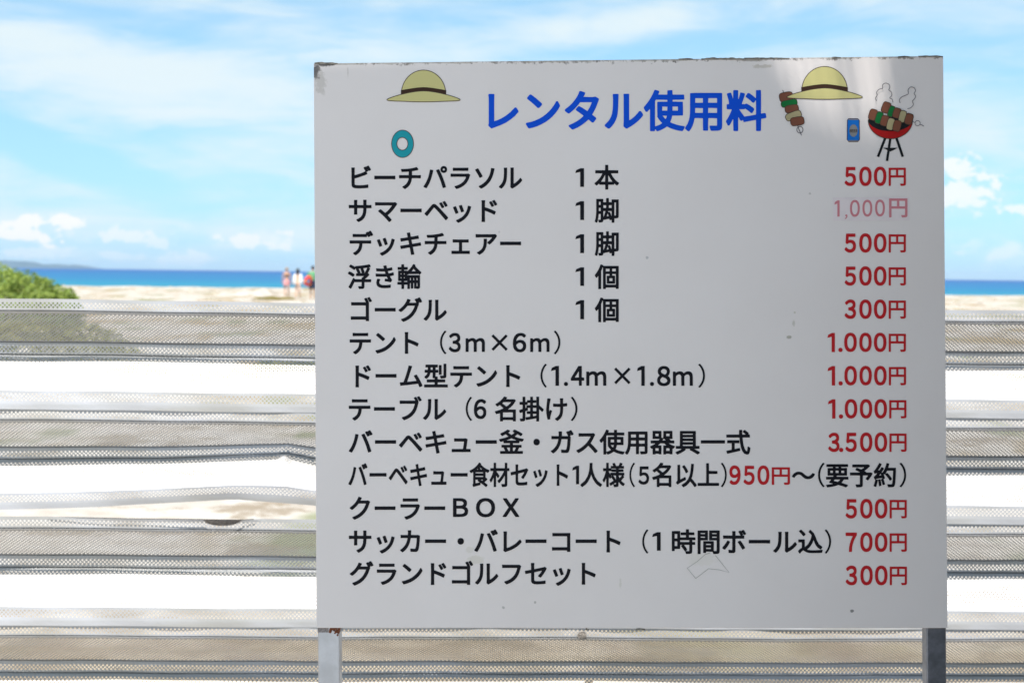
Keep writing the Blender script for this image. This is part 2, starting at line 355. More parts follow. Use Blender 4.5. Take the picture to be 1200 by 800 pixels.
for x in xs3:
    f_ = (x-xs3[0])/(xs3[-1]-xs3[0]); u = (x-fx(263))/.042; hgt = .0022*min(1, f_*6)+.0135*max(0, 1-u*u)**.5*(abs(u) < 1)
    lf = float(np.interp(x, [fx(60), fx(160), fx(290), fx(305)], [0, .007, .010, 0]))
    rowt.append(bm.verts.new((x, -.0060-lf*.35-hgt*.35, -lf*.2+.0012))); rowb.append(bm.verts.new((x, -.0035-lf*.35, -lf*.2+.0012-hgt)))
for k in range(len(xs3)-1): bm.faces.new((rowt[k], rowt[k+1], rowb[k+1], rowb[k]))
o = link('torn_lip', bm_mesh(bm, 'torn_lip'), flecked('shaded_aluminium', (.20, .20, .21), .5, .3, 200, .7), fence); o.location = (0, 0, TOP-2*PITCHZ)  # curled lip in darker metal, its underside shade put into the colour
for px in (-560, 1700):            # posts behind the sheets
    bm = bmesh.new(); box(bm, 0, 0, 0, .045, .045, 1.5, .004)
    o = link('post', bm_mesh(bm, 'post'), GALV, fence); o.location = (fx(px), .064+.028, .66)
for px in (-560, 687, 1700):            # bolt and worn washer at the lap
    bm = bmesh.new()
    bmesh.ops.create_cone(bm, cap_ends=True, segments=20, radius1=.0105, radius2=.0095, depth=.003, matrix=Matrix.Translation((0, -.0015, 0)) @ Matrix.Rotation(pi/2, 4, 'X'))
    bmesh.ops.create_cone(bm, cap_ends=True, segments=6, radius1=.0062, radius2=.0055, depth=.006, matrix=Matrix.Translation((0, -.006, 0)) @ Matrix.Rotation(pi/2, 4, 'X'))
    o = link('bolt', bm_mesh(bm, 'bolt'), flecked('rusty_bolt', (.30, .27, .24), .6, .5, 200, .5), fence); o.location = (fx(px), -.005, TOP-3*PITCHZ-.018)

# ------------------------------------------------------------------ the signboard
BW, BH, BT = .9069, .8183, .004
sign = empty('signboard', (.1675, 2.05, 0))
tag(sign, 'white rental price signboard with black and red Japanese lettering on two steel legs', 'signboard')
face = empty('face', (0, 0, 1.40155))     # orientation only, removed below
R = Matrix.Rotation(-.03087, 3, 'Z') @ Matrix.Rotation(-.05332, 3, 'X') @ Matrix.Rotation(-.01998, 3, 'Y')
bpy.data.objects.remove(face)
PLACE = Matrix.Translation((0, 0, 1.40155)) @ R.to_4x4()
# photo pixel on the face -> metres on the face
src = np.array([[368, 75], [1105, 66], [1110, 735], [371, 735]], float)
dst = np.array([[-BW/2, BH/2], [BW/2, BH/2], [BW/2, -BH/2], [-BW/2, -BH/2]])
A = []
for (x, y), (u, v) in zip(src, dst):
    A.append([x, y, 1, 0, 0, 0, -u*x, -u*y, -u]); A.append([0, 0, 0, x, y, 1, -v*x, -v*y, -v])
Hm = np.linalg.svd(np.array(A))[2][-1].reshape(3, 3)
def face_xy(P):
    P = np.asarray(P, float); q = np.c_[P, np.ones(len(P))] @ Hm.T; return q[:, :2]/q[:, 2:3]
def on_face(name, P2, Fc, mats, layer, mi=None, label=None):
    q = face_xy(P2); V = np.c_[q[:, 0], np.full(len(q), -BT/2-.00025-layer*.00006) if np.isscalar(layer) else -BT/2-.00025-np.asarray(layer)*.00006, q[:, 1]]
    me = bpy.data.meshes.new(name); me.from_pydata(V.tolist(), [], [tuple(f) for f in Fc]); me.update()
    o = link(name, me, mats, sign); o.matrix_local = PLACE
    if mi is not None: me.polygons.foreach_set('material_index', np.asarray(mi, np.int32)); me.update()
    # make every face look out of the board
    bm = bmesh.new(); bm.from_mesh(me); bm.normal_update()
    for f in bm.faces:
        if f.normal.y > 0: f.normal_flip()
    bm.to_mesh(me); bm.free()
    if label: o['label'] = label
    return o

# board material: printed white laminate, weathered along the top and in a few marks
m, t, b = mat('printed_white_laminate', (.78, .775, .77), .38, 0, .4)
c = t.new('ShaderNodeTexCoord').outputs['Object']; lx, ly, lz = t.sep(c)[:3]
n = t.noise(c, 5, 4, .6); sp = t.noise(c, 130, 5, .75); st = t.noise(t.mapping(c, (14, 1, 90)), 1, 5, .7)
col = t.mix(t.math('MULTIPLY', t.ramp(n, .35, .7), .5), (.80, .742, .715), (.76, .70, .67))
col = t.mix(t.math('MULTIPLY', t.ramp(sp, .66, .78), .25), col, (.45, .43, .38))
edge = t.math('ADD', t.math('MULTIPLY', t.ramp(lz, BH/2-.016, BH/2), .40), t.noise(c, 75, 6, .8))
col = t.mix(t.math('MULTIPLY', t.ramp(edge, .86, .98), .85), col, (.14, .11, .09))
edge2 = t.math('ADD', t.math('MULTIPLY', t.ramp(lz, BH/2-.007, BH/2), .5), t.noise(t.mapping(c, (.5, 1, 1)), 60, 5, .7))
col = t.mix(t.math('MULTIPLY', t.ramp(edge2, .84, 1.0), .7), col, (.42, .38, .32))
def spot(px, py, rx, ry, strength, colr, thr=.3):
    global col
    q = face_xy([[px, py]])[0]
    dx = t.math('DIVIDE', t.math('SUBTRACT', lx, float(q[0])), rx*.00123); dz = t.math('DIVIDE', t.math('SUBTRACT', lz, float(q[1])), ry*.00123)
    g = t.math('SUBTRACT', 1., t.math('SQRT', t.math('ADD', t.math('MULTIPLY', dx, dx), t.math('MULTIPLY', dz, dz))))
    g = t.math('ADD', g, t.math('MULTIPLY', t.math('SUBTRACT', sp, .5), 1.8))
    col = t.mix(t.math('MULTIPLY', t.ramp(g, thr, thr+.35), strength), col, colr)
for a in [(371, 84, 9, 16, .9, (.06, .05, .05), .35), (382, 76, 18, 4, .9, (.08, .07, .06), .3), (376, 96, 10, 22, .4, (.4, .36, .3), .2), (925, 395, 4, 3, .7, (.3, .28, .2), .2), (930, 379, 3, 9, .5, (.4, .38, .3), .3), (931, 366, 2.5, 2.5, .5, (.42, .38, .25), .3),
          (558, 655, 12, 7, .35, (.55, .52, .38), .1), (551, 644, 7, 6, .3, (.55, .52, .4), .2), (822, 655, 20, 9, .18, (.58, .56, .42), .0), (949, 227, 2.5, 2.5, .5, (.35, .33, .3), .2), (590, 711, 2, 2, .6, (.3, .28, .25), .1), (627, 705, 2, 2, .6, (.3, .28, .25), .1),
          (998, 715, 2.2, 2.2, .8, (.1, .1, .1), .1), (758, 302, 2, 2, .5, (.3, .3, .3), .1), (727, 682, 3, 12, .35, (.5, .48, .38), .35), (408, 85, 1, 8, .4, (.4, .36, .3), .1), (585, 272, 2, 2, .4, (.4, .4, .4), .1), (895, 78, 22, 4, .6, (.5, .44, .36), .35), (880, 71, 30, 2.2, .7, (.3, .25, .2), .2)]: spot(*a)
t.put(b, 'Base Color', col); t.put(b, 'Roughness', t.math('ADD', .33, t.math('MULTIPLY', n, .15))); bump(t, b, t.noise(c, 9, 2, .5), .06, .01)
BOARD = m
bm = bmesh.new(); box(bm, 0, 0, 0, BW, BT, BH, .0006, 1)
o = link('panel', bm_mesh(bm, 'panel'), BOARD, sign); o.matrix_local = PLACE
SHADEST = flecked('shaded_galvanised_steel', (.20, .21, .24), .42, .25, 40, .75)  # right leg: same steel, its shade put into the colour
LITST = flecked('lit_galvanised_steel', (.46, .49, .54), .34, .12, 30, .75)  # left leg: lit copy of the steel, brightness put into the colour
# square tube frame behind the panel
fr = .022
for (cx, cz, sx_, sz_) in [(0, BH/2-.016, BW-.06, fr), (0, -BH/2+.035, BW-.06, fr), (0, 0, BW-.06, fr)]:
    bm = bmesh.new(); box(bm, 0, 0, 0, sx_, fr, sz_, .002)
    o = link('frame_rail', bm_mesh(bm, 'frame_rail'), LITST, sign); o.matrix_local = PLACE @ Matrix.Translation((cx, BT/2+fr/2+.0005, cz))
def leg(pxa, pxb, depth, material):
    qa = face_xy([[pxa, 735], [pxb, 735]]); wx = abs(qa[1, 0]-qa[0, 0]); cx = (qa[0, 0]+qa[1, 0])/2
    bm = bmesh.new(); box(bm, 0, 0, 0, wx, depth, 1.0, .0022, 3)
    me = bm_mesh(bm, 'leg'); o = link('leg', me, material, sign)
    # top is clamped behind the panel, foot is in the ground
    top = PLACE @ Vector((cx, BT/2+depth/2+.003, BH/2-.03)); low = PLACE @ Vector((cx, BT/2+depth/2+.003, -BH/2)); foot = low + (low-top)*((low.z+.02)/(top.z-low.z))
    d = (top-foot); Lh = d.length
    for v in me.vertices: v.co.z *= Lh
    rot = d.to_track_quat('Z', 'Y').to_matrix(); yaw = Matrix.Rotation(-.03087, 3, 'Z')
    zax = d.normalized(); yax = (yaw @ Vector((0, 1, 0))); yax = (yax - zax*yax.dot(zax)).normalized(); xax = yax.cross(zax)
    M3 = Matrix((xax, yax, zax)).transposed()
    o.matrix_local = Matrix.Translation((top+foot)/2) @ M3.to_4x4(); return o, (cx, wx)
l1, q1 = leg(371.5, 397, .026, LITST); l2, q2 = leg(1086.5, 1110, .026, SHADEST)
# rusted dark band (clamp) added on the left leg for the board's shade
RUST = flecked('rust', (.16, .05, .02), .9, .5, 250)
bm = bmesh.new(); box(bm, 0, 0, 0, q1[1]+.0006, .027, .010, .001)
o = link('clamp', bm_mesh(bm, 'clamp'), flecked('shade_band_steel', (.24, .22, .22), .55, .4, 300, .5), sign); o.matrix_local = PLACE @ Matrix.Translation((q1[0], BT/2+.0165, -BH/2-.004))
bm = bmesh.new()
for _ in range(26):
    x = random.uniform(-.002, .0125); z = -.001-abs(random.gauss(0, .0045))
    bmesh.ops.create_icosphere(bm, subdivisions=1, radius=random.uniform(.0012, .0028), matrix=Matrix.Translation((x, 0, z)) @ Matrix.Diagonal((1, .25, 1, 1)))
o = link('rust_patch', bm_mesh(bm, 'rust_patch'), RUST, sign); o.matrix_local = PLACE @ Matrix.Translation((q1[0]+.003, BT/2+.0024, -BH/2-.0005))
# lifted flakes of edging along the top
FLAKE = flecked('weathered_edging', (.20, .18, .15), .8, .5, 200)
bm = bmesh.new()
for (xa, xb, h, yy) in [(369, 396, 2.0, 74.6), (795, 812, 1.6, 69.6), (822, 872, 2.2, 69.4), (872, 925, 1.0, 68.6), (1052, 1066, 1.3, 66.7), (1076, 1104, 1.4, 66.3), (975, 985, .8, 67.6), (662, 664.5, 1.4, 739.0-2.6), (745, 756, 1.2, 736.2), (686, 690, 2, 736.3)]:
    nseg = max(3, int((xb-xa)/3)); top = []
    for k in range(nseg+1):
        x = xa+(xb-xa)*k/nseg; hh = h*random.uniform(.2, 1.)*sin(pi*min(1, max(.12, k/nseg*.9+.08)))
        q = face_xy([[x, yy+1.2], [x, yy-hh]]); top.append([(v[0], v[1]) for v in q])
    for yd in (-BT/2-.0006,):
        va = [[bm.verts.new((a[0], yd, a[1])) for a in r] for r in top]; vb = [[bm.verts.new((a[0], yd+.0022, a[1])) for a in r] for r in top]
        for k in range(nseg):
            bm.faces.new((va[k][0], va[k+1][0], va[k+1][1], va[k][1])); bm.faces.new((va[k][1], va[k+1][1], vb[k+1][1], vb[k][1]))
            bm.faces.new((vb[k+1][0], vb[k][0], vb[k][1], vb[k+1][1]))
o = link('edging_flake', bm_mesh(bm, 'edging_flake'), FLAKE, sign); o.matrix_local = PLACE

# ------------------------------------------------------------------ lettering (glyph outlines thickened and refilled)
def ink(name, col, rough=.5):
    m, t, b = mat(name, col, rough, 0, .12); c = t.new('ShaderNodeTexCoord').outputs['Object']
    t.put(b, 'Base Color', t.mix(t.math('MULTIPLY', t.ramp(t.noise(c, 90, 5, .7), .55, .8), .25), col, tuple(v*.8+.03 for v in col))); return m
BLACK = ink('black_vinyl', (.006, .006, .010)); RED = ink('red_vinyl', (.50, .017, .022)); BLUE = ink('blue_vinyl', (.001, .078, .64)); PINK = ink('faded_red_print', (.60, .22, .25))
_g = {}
def glyph(ch, e):
    """outline loops of one glyph in em units, origin at left of the em box on the baseline, thickened by e"""
    if (ch, e) in _g: return _g[ch, e]
    cu = bpy.data.curves.new('glyph', 'FONT'); cu.body = ch; cu.resolution_u = 5
    ob = bpy.data.objects.new('glyph', cu); me = bpy.data.meshes.new_from_object(ob)
    n = len(me.vertices); V = np.zeros(n*3); me.vertices.foreach_get('co', V); V = V.reshape(-1, 3)[:, :2]
    V = np.round(V, 5); me.calc_loop_triangles(); T = np.zeros(len(me.loop_triangles)*3, np.int32); me.loop_triangles.foreach_get('vertices', T); T = T.reshape(-1, 3)
    E = {}
    key = [tuple(v) for v in V]
    for tr in T:
        for a, b_ in ((0, 1), (1, 2), (2, 0)):
            k = (key[tr[a]], key[tr[b_]]); k = k if k[0] < k[1] else (k[1], k[0]); E[k] = E.get(k, 0)+1
    seg = np.array([k for k, c_ in E.items() if c_ == 1])
    bpy.data.objects.remove(ob); bpy.data.curves.remove(cu); bpy.data.meshes.remove(me)
    h = 1/88; lo = V.min(0)-.06; hi = V.max(0)+.06; gx_ = np.arange(lo[0], hi[0], h); gy_ = np.arange(lo[1], hi[1], h)
    GX, GY = np.meshgrid(gx_, gy_); G = np.stack([GX.ravel(), GY.ravel()], 1)
    a = seg[:, 0]; d = seg[:, 1]-a; L2 = (d**2).sum(1)+1e-12
    tt = np.clip(((G[:, None]-a[None])*d[None]).sum(2)/L2, 0, 1); q = np.abs(G[:, None]-a[None]-tt[..., None]*d[None])
    dist = ((q**3.5).sum(2)**(1/3.5)).min(1)
    # inside test: crossings of boundary segments
    y0, y1 = seg[:, 0, 1], seg[:, 1, 1]; x0, x1 = seg[:, 0, 0], seg[:, 1, 0]
    cond = (y0[None] > G[:, 1:2]) != (y1[None] > G[:, 1:2])
    xi = x0+(G[:, 1:2]-y0)*(x1-x0)/np.where(y1 == y0, 1e-9, y1-y0)
    inside = ((cond & (xi > G[:, :1])).sum(1) % 2) == 1
    f = np.where(inside, -dist, dist).reshape(GX.shape)-e; f = np.where(np.abs(f) < 1e-7, 1e-7, f)
    # marching squares
    nb = {}; pos = {}
    def ept(i0, j0, i1, j1):
        k = (i0, j0, i1, j1)
        if k not in pos:
            a_, b_ = f[i0, j0], f[i1, j1]; s = a_/(a_-b_); pos[k] = (gx_[j0]+(gx_[j1]-gx_[j0])*s, gy_[i0]+(gy_[i1]-gy_[i0])*s)
        return k
    sg = f < 0; code = sg[:-1, :-1]*1+sg[:-1, 1:]*2+sg[1:, 1:]*4+sg[1:, :-1]*8
    tb = {1: [(3, 0)], 2: [(0, 1)], 3: [(3, 1)], 4: [(1, 2)], 5: [(3, 2), (1, 0)], 6: [(0, 2)], 7: [(3, 2)], 8: [(2, 3)], 9: [(2, 0)], 10: [(0, 3), (2, 1)], 11: [(2, 1)], 12: [(1, 3)], 13: [(1, 0)], 14: [(0, 3)]}
    for i_, j_ in zip(*np.nonzero((code > 0) & (code < 15))):
        ed = [(i_, j_, i_, j_+1), (i_, j_+1, i_+1, j_+1), (i_+1, j_, i_+1, j_+1), (i_, j_, i_+1, j_)]
        for a_, b_ in tb[int(code[i_, j_])]: nb[ept(*ed[a_])] = ept(*ed[b_])
    loops = []
    while nb:
        k0, k = next(iter(nb.items())); lp = [k0]; del nb[k0]
        while k != k0 and k in nb: lp.append(k); k = nb.pop(k)
        L = np.array([pos[k] for k in lp])
        keep = [L[0]]                   # drop nearly collinear points
        for i_ in range(1, len(L)-1):
            v1 = L[i_]-keep[-1]; v2 = L[i_+1]-L[i_]
            if abs(v1[0]*v2[1]-v1[1]*v2[0]) > .00007 or np.hypot(*v1) > .12: keep.append(L[i_])
        keep.append(L[-1])
        if len(keep) > 3: loops.append(np.array(keep))
    _g[ch, e] = loops; return loops
def fill(loops):
    """flat fill of 2-D loops (even-odd) -> verts, faces"""
    cu = bpy.data.curves.new('fill', 'CURVE'); cu.dimensions = '2D'; cu.fill_mode = 'BOTH'
    for L in loops:
        sp_ = cu.splines.new('POLY'); sp_.points.add(len(L)-1)
        sp_.points.foreach_set('co', np.c_[L, np.zeros(len(L)), np.ones(len(L))].ravel()); sp_.use_cyclic_u = True
    ob = bpy.data.objects.new('fill', cu); me = bpy.data.meshes.new_from_object(ob)
    V = np.array([v.co[:2] for v in me.vertices]).reshape(-1, 2); Fc = [tuple(p_.vertices) for p_ in me.polygons]
    bpy.data.objects.remove(ob); bpy.data.curves.remove(cu); bpy.data.meshes.remove(me); return V, Fc
def bbox(loops): a = np.concatenate(loops); return a.min(0), a.max(0)
def run(text, xl, xr, yc, em, e=.0225):
    """full-width characters: ink spans xl..xr, em box em pixels high centred on yc (photo pixels, y down)"""
    out = []; ls = []
    for k, ch in enumerate(text):
        if ch in '　 ': continue
        ls.append([L+np.array([k, 0.]) for L in glyph(ch, e)])
    al = [L for q in ls for L in q]; lo, hi = bbox(al); s = (xr-xl)/(hi[0]-lo[0])
    for q in ls: out.append([np.c_[xl+(L[:, 0]-lo[0])*s, yc-(L[:, 1]-.38)*em] for L in q])
    return out
def fit(ch, xl, xr, yt, yb, e=.03):
    g = glyph(ch, e); lo, hi = bbox(g)
    return [[np.c_[xl+(L[:, 0]-lo[0])*(xr-xl)/(hi[0]-lo[0]), yb-(L[:, 1]-lo[1])*(yb-yt)/(hi[1]-lo[1])] for L in g]]
def poly_fit(loop, xl, xr, yt, yb): return [[np.array([(xl+x*(xr-xl), yb-y*(yb-yt)) for x, y in loop])]]
def one_(xl, xr, yt, yb): return poly_fit([(0, .74), (.10, .90), (.60, 1), (1, 1), (1, 0), (.56, 0), (.56, .80)], xl, xr, yt, yb)
def cross(xl, xr, yt, yb):
    k = .115; c_ = .5
    return poly_fit([(k, 1), (c_, c_+k), (1-k, 1), (1, 1-k), (c_+k, c_), (1, k), (1-k, 0), (c_, c_-k), (k, 0), (0, k), (c_-k, c_), (0, 1-k)], xl, xr, yt, yb)
def print_text(groups, material, name='lettering', layer=3):
    Vs = []; Fs = []; base = 0
    for lp in groups:
        V, Fc = fill(lp); Vs.append(V); Fs += [tuple(i_+base for i_ in f_) for f_ in Fc]; base += len(V)
    return on_face(name, np.concatenate(Vs), Fs, material, layer)

print_text(run('レンタル使用料', 572.4, 897.8, 130, 49.5, .026), BLUE, 'title')
def one(y0, y1): return one_(674.2, 684.4, y0, y1)
print_text(run('ビーチパラソル', 412, 612, 208.5, 30), BLACK); print_text(one(197.5, 219.3)+run('本', 696.7, 725.3, 208, 30), BLACK)
print_text(run('サマーベッド', 409, 582.7, 247, 30), BLACK); print_text(one(236, 258)+run('脚', 697, 725, 246.7, 30), BLACK)
print_text(run('デッキチェアー', 410, 610.7, 285.5, 30), BLACK); print_text(one(274.7, 296.7)+run('脚', 697, 725, 285.5, 30), BLACK)
print_text(run('浮き輪', 408, 494, 324.3, 30), BLACK); print_text(one(313.3, 335)+run('個', 697, 725, 324.3, 30), BLACK)
print_text(run('ゴーグル', 411.3, 523.7, 363, 30), BLACK); print_text(one(351.7, 374)+run('個', 697, 725, 363, 30), BLACK)
P_ = .006
print_text(run('テント', 410, 490.7, 401.5, 30)+fit('（', 515.7, 523.3, 387.3, 415, P_)+fit('３', 526, 540, 390, 412.7, .026)+fit('ｍ', 545.7, 568.3, 396, 412.3, .026)+cross(576, 595, 391.7, 411)
           + fit('６', 601, 616.7, 390, 412.7, .026)+fit('ｍ', 621.3, 644, 396, 412.3, .026)+fit('）', 649, 656.7, 387.3, 415, P_), BLACK)
print_text(run('ドーム型テント', 416.7, 609.6, 440.3, 30)+fit('（', 633.3, 640.8, 426, 454, P_)+one_(645.6, 655, 428.6, 451.8)+fit('．', 660.8, 665.6, 447.3, 452)+fit('４', 668.8, 684.6, 428.6, 451.8, .026)+fit('ｍ', 686.9, 710.4, 434.8, 451.8, .026)
           + cross(719.6, 738.8, 430.4, 450)+one_(746.3, 755.4, 428.6, 451.8)+fit('．', 761.5, 766.3, 447.3, 452)+fit('８', 769.8, 785.6, 428.6, 452.2, .026)+fit('ｍ', 788.3, 811.7, 434.8, 451.8, .026)+fit('）', 818, 826, 426, 454, P_), BLACK)
print_text(run('テーブル', 409, 523, 479, 30)+fit('（', 545.8, 553.3, 464.6, 493, P_)+fit('６', 555.4, 570, 467.3, 490.8, .026)+run('名掛け', 580, 664.6, 479, 30)+fit('）', 668.8, 676.7, 464.6, 493, P_), BLACK)
print_text(run('バーベキュー釜・ガス使用器具一式', 409, 879, 517.6, 30), BLACK)
print_text(run('バーベキュー食材セット', 408.5, 665.5, 556, 29.5)+one_(670.5, 678.5, 545.2, 566.9)+run('人様', 680, 732, 556, 29.5)+fit('（', 737.4, 744, 541.6, 570.4, P_)+fit('５', 748, 760.5, 546, 567.4, .026)
           + run('名以上', 764, 842.4, 556, 29.5)+fit('）', 844.5, 851.4, 541.6, 570.4, P_), BLACK)
print_text(fit('９', 854.4, 867.6, 544.8, 567.6, .030)+fit('５', 871, 884, 545.2, 567.6, .030)+fit('０', 887.2, 901.3, 544.8, 567.6, .030)+fit('円', 904, 925.4, 547, 567.6, .020), RED, 'price')
print_text(run('〜', 927.6, 954.6, 556.5, 28)+fit('（', 958.2, 966, 541.6, 570.4, P_)+run('要予約', 967.5, 1049.4, 556.3, 29.5)+fit('）', 1053.6, 1061.4, 541.6, 570.4, P_), BLACK)
print_text(run('クーラー', 410, 521.8, 595, 30)+fit('Ｂ', 530.9, 548.7, 583.2, 605.2, .026)+fit('Ｏ', 557.8, 580.2, 583, 605.6, .026)+fit('Ｘ', 589, 608.4, 583.2, 605.2, .026), BLACK)
print_text(run('サッカー・バレーコート', 409, 727, 633.6, 30)+fit('（', 752.4, 759.6, 619.6, 648, P_)+one_(764, 774, 622.9, 644.5)+run('時間ボール込', 787, 963.6, 634, 30)+fit('）', 966, 973.5, 619.6, 648, P_), BLACK)
print_text(run('グランドゴルフセット', 410, 698, 671.3, 30), BLACK)
def price(s, y0, y1, dx=0.):
    out = fit('円', 1040.9+dx, 1061.1+dx, y0+1.3, y1-.2, .018)
    cols = {-1: (1023.6, 1038.4), -2: (1006.5, 1021.1), -3: (988.8, 1003.6)}
    for k in (-1, -2, -3):
        a, b_ = cols[k]; ch = s[k]
        if ch in '５３７': a, b_ = a+.6, b_-.9
        out += fit(ch, a+dx, b_+dx, y0+(.4 if ch in '５７' else 0), y1, .031)
    if len(s) > 3:
        out += fit('．', 982+dx, 987+dx, y1-5, y1, .03)
        a, b_ = (969.2, 978) if s[0] == '１' else (969.4, 982.6)
        out += one_(a+dx, b_+dx, y0+.3, y1) if s[0] == '１' else fit(s[0], a+dx, b_+dx, y0+.3, y1, .031)
    print_text(out, RED, 'price')
for s_, y0, y1, dx in [('５００', 195.5, 218.3, 0), ('５００', 273.4, 296.2, 0), ('５００', 312, 334.8, 0), ('３００', 350.8, 373.6, 0), ('１．０００', 389.6, 412.3, 0), ('１．０００', 428.4, 451.4, .2), ('１．０００', 467.2, 490.1, .6), ('３．５００', 506.2, 529.2, .8),
                     ('５００', 583.8, 607, 1.0), ('７００', 622.9, 646, 1.0), ('３００', 661.8, 685, 1.2)]:
    price(s_ if '．' not in s_ else s_[0]+s_[1]+s_[2:], y0, y1, dx)
# later sticker with the faded price
m, t, b = mat('cream_sticker', (.72, .71, .72), .3, 0, .5); c = t.new('ShaderNodeTexCoord').outputs['Object']
t.put(b, 'Base Color', t.mix(t.ramp(t.noise(c, 60, 4, .6), .4, .7), (.80, .71, .71), (.75, .67, .67)))
on_face('sticker', [(975.5, 231.5), (1064.5, 231), (1065.5, 258.5), (976, 259)], [(0, 1, 2, 3)], m, 1)
print_text(one_(977.4, 983.6, 235, 254)+fit('，', 989.6, 992.8, 251.4, 256.8, .012)+fit('０', 995.6, 1007.2, 234.4, 254.3, .018)+fit('０', 1010.2, 1021.8, 234.2, 254.1, .018)+fit('０', 1025, 1036.6, 234, 253.9, .018)+fit('円', 1041.4, 1063, 232.7, 255, .020), PINK, 'faded_price')

# ------------------------------------------------------------------ printed pictures (hat, swim ring, skewer, can, barbecue)
def ribbon(P, wd):
    P = np.asarray(P, float); d = np.gradient(P, axis=0); d /= np.linalg.norm(d, axis=1)[:, None]+1e-9; nrm = np.c_[-d[:, 1], d[:, 0]]*wd/2
    V = np.concatenate([P+nrm, P-nrm]); n = len(P); return V, [(k, k+1, n+k+1, n+k) for k in range(n-1)]
def smooth_path(P, n=10, closed=False):
    P = [Vector((*p_, 0)) for p_ in P]; out = []; N = len(P); rngk = range(N if closed else N-1)
    for k in rngk:
        p0, p1, p2, p3 = (P[(k-1) % N] if closed or k else P[0]), P[k], P[(k+1) % N], (P[(k+2) % N] if closed or k+2 < N else P[-1])
        for j in range(n):
            u = j/n; q = .5*((2*p1)+(p2-p0)*u+(2*p0-5*p1+4*p2-p3)*u*u+(3*p1-p0-3*p2+p3)*u**3); out.append((q.x, q.y))
    if not closed: out.append((P[-1].x, P[-1].y))
    return out
class Print:
    def __init__(s): s.V = []; s.F = []; s.M = []; s.L = []; s.mats = []; s.n = 0; s.lay = 2
    def add(s, V, Fc, m):
        if m not in s.mats: s.mats.append(m)
        k = s.mats.index(m); s.F += [tuple(i_+s.n for i_ in f_) for f_ in Fc]; s.M += [k]*len(Fc); s.V += [tuple(v) for v in V]; s.L += [s.lay]*len(V); s.n += len(V); s.lay += 1
    def shape(s, loops, m, line=None, wd=.8):
        V, Fc = fill([np.array(L, float) for L in loops]); s.add(V, Fc, m)
        if line:
            for L in loops: s.stroke(list(L)+[L[0], L[1]], line, wd)
    def stroke(s, P, m, wd=.8): s.add(*ribbon(P, wd), m)
    def build(s, name): return on_face(name, s.V, s.F, s.mats, np.array(s.L), s.M)
STRAW = ink('straw_yellow_print', (.60, .55, .24)); LINE = ink('brown_line_print', (.07, .045, .035)); TEAL = ink('teal_print', (.015, .32, .38)); BAND = ink('brown_band_print', (.05, .025, .015))
MEAT = ink('meat_brown_print', (.20, .075, .045)); GRN = ink('pepper_green_print', (.01, .16, .04)); ONION = ink('onion_print', (.42, .36, .20)); CAN = ink('can_blue_print', (.01, .16, .58)); GREY = ink('grey_print', (.25, .25, .25))
REDP = ink('red_print', (.42, .012, .012)); COAL = ink('coal_print', (.012, .014, .016)); THIN = ink('grey_line_print', (.13, .12, .13))
def circ(cx, cy, rx, ry, n=40, rot=0): return [(cx+rx*cos(a)*cos(rot)-ry*sin(a)*sin(rot), cy+rx*cos(a)*sin(rot)+ry*sin(a)*cos(rot)) for a in (2*pi*k/n for k in range(n))]
def hat(ox, oy, s=1.):
    p_ = Print(); q = lambda L: [(ox+x*s, oy+y*s) for x, y in L]
    crown = [(-26, 28)]+[(-26*cos(a), 28-28*sin(a)) for a in (pi*k/24 for k in range(1, 24))]+[(26, 28)]
    p_.shape([q(crown)], STRAW, LINE)
    brim = smooth_path([(-43, 35), (-26, 28.5), (0, 24.5), (26, 28.5), (43, 35), (22, 36.6), (0, 37.2), (-22, 36.6)], 8, True)
    band = [(-26.5, 23.5)]+smooth_path([(-26.5, 23.5), (0, 20), (26.5, 23.5)], 8)+[(26.5, 29)]+smooth_path([(26.5, 29), (0, 25.5), (-26.5, 29)], 8)
    p_.shape([q(band[1:])], BAND); p_.shape([q(brim)], STRAW, LINE); return p_.build('printed_straw_hat')
hat(496.6, 82.8, 1.0)
hat(966, 78.5, 1.03)
p_ = Print(); p_.shape([circ(472, 169, 12.8, 16), circ(471.8, 169, 6.5, 7.5)], TEAL, LINE); p_.build('printed_swim_ring')
def chunk(p_, cx, cy, w_, h_, rot, m):
    L = []
    for k in range(28):
        a = 2*pi*k/28; x = abs(cos(a))**.5*np.sign(cos(a))*w_/2; y = abs(sin(a))**.6*np.sign(sin(a))*h_/2; L.append((cx+x*cos(rot)-y*sin(rot), cy+x*sin(rot)+y*cos(rot)))
    p_.shape([L], m, LINE, .7)
p_ = Print(); p_.stroke([(917, 106), (925, 130), (934, 146), (936, 152), (939, 159)], THIN, .9)
for a in [(921, 114, 16, 11, -.18, MEAT), (924.5, 121.5, 19, 8, -.2, GRN), (927.5, 128, 16, 9, -.15, MEAT), (929.5, 136, 19, 9, -.35, ONION), (934, 142.5, 16, 10, -.15, MEAT)]: chunk(p_, *a)
p_.stroke(circ(937, 152.5, 3.6, 3.8)+[(940.6, 152.5)], THIN, .8); p_.build('printed_skewer')
p_ = Print(); p_.shape([[(992.6, 141.5), (994, 139.5), (1005, 139.5), (1006.6, 141.5), (1006.8, 164), (1005, 166.2), (994, 166.2), (992.4, 164)]], CAN, LINE)
p_.shape([circ(999.8, 153.5, 4.9, 7.3)], GREY); p_.stroke([(994, 140.6), (1005.2, 140.6)], GREY, .9); p_.stroke([(994, 165.2), (1005.2, 165.2)], GREY, .9); p_.build('printed_can')
print_text(sum([fit(ch, 995.2+k*2.4, 997.2+k*2.4, 152.2, 155.6, .02) for k, ch in enumerate('ＢＥＥＲ')], []), BAND, 'can_lettering', 9)
p_ = Print()
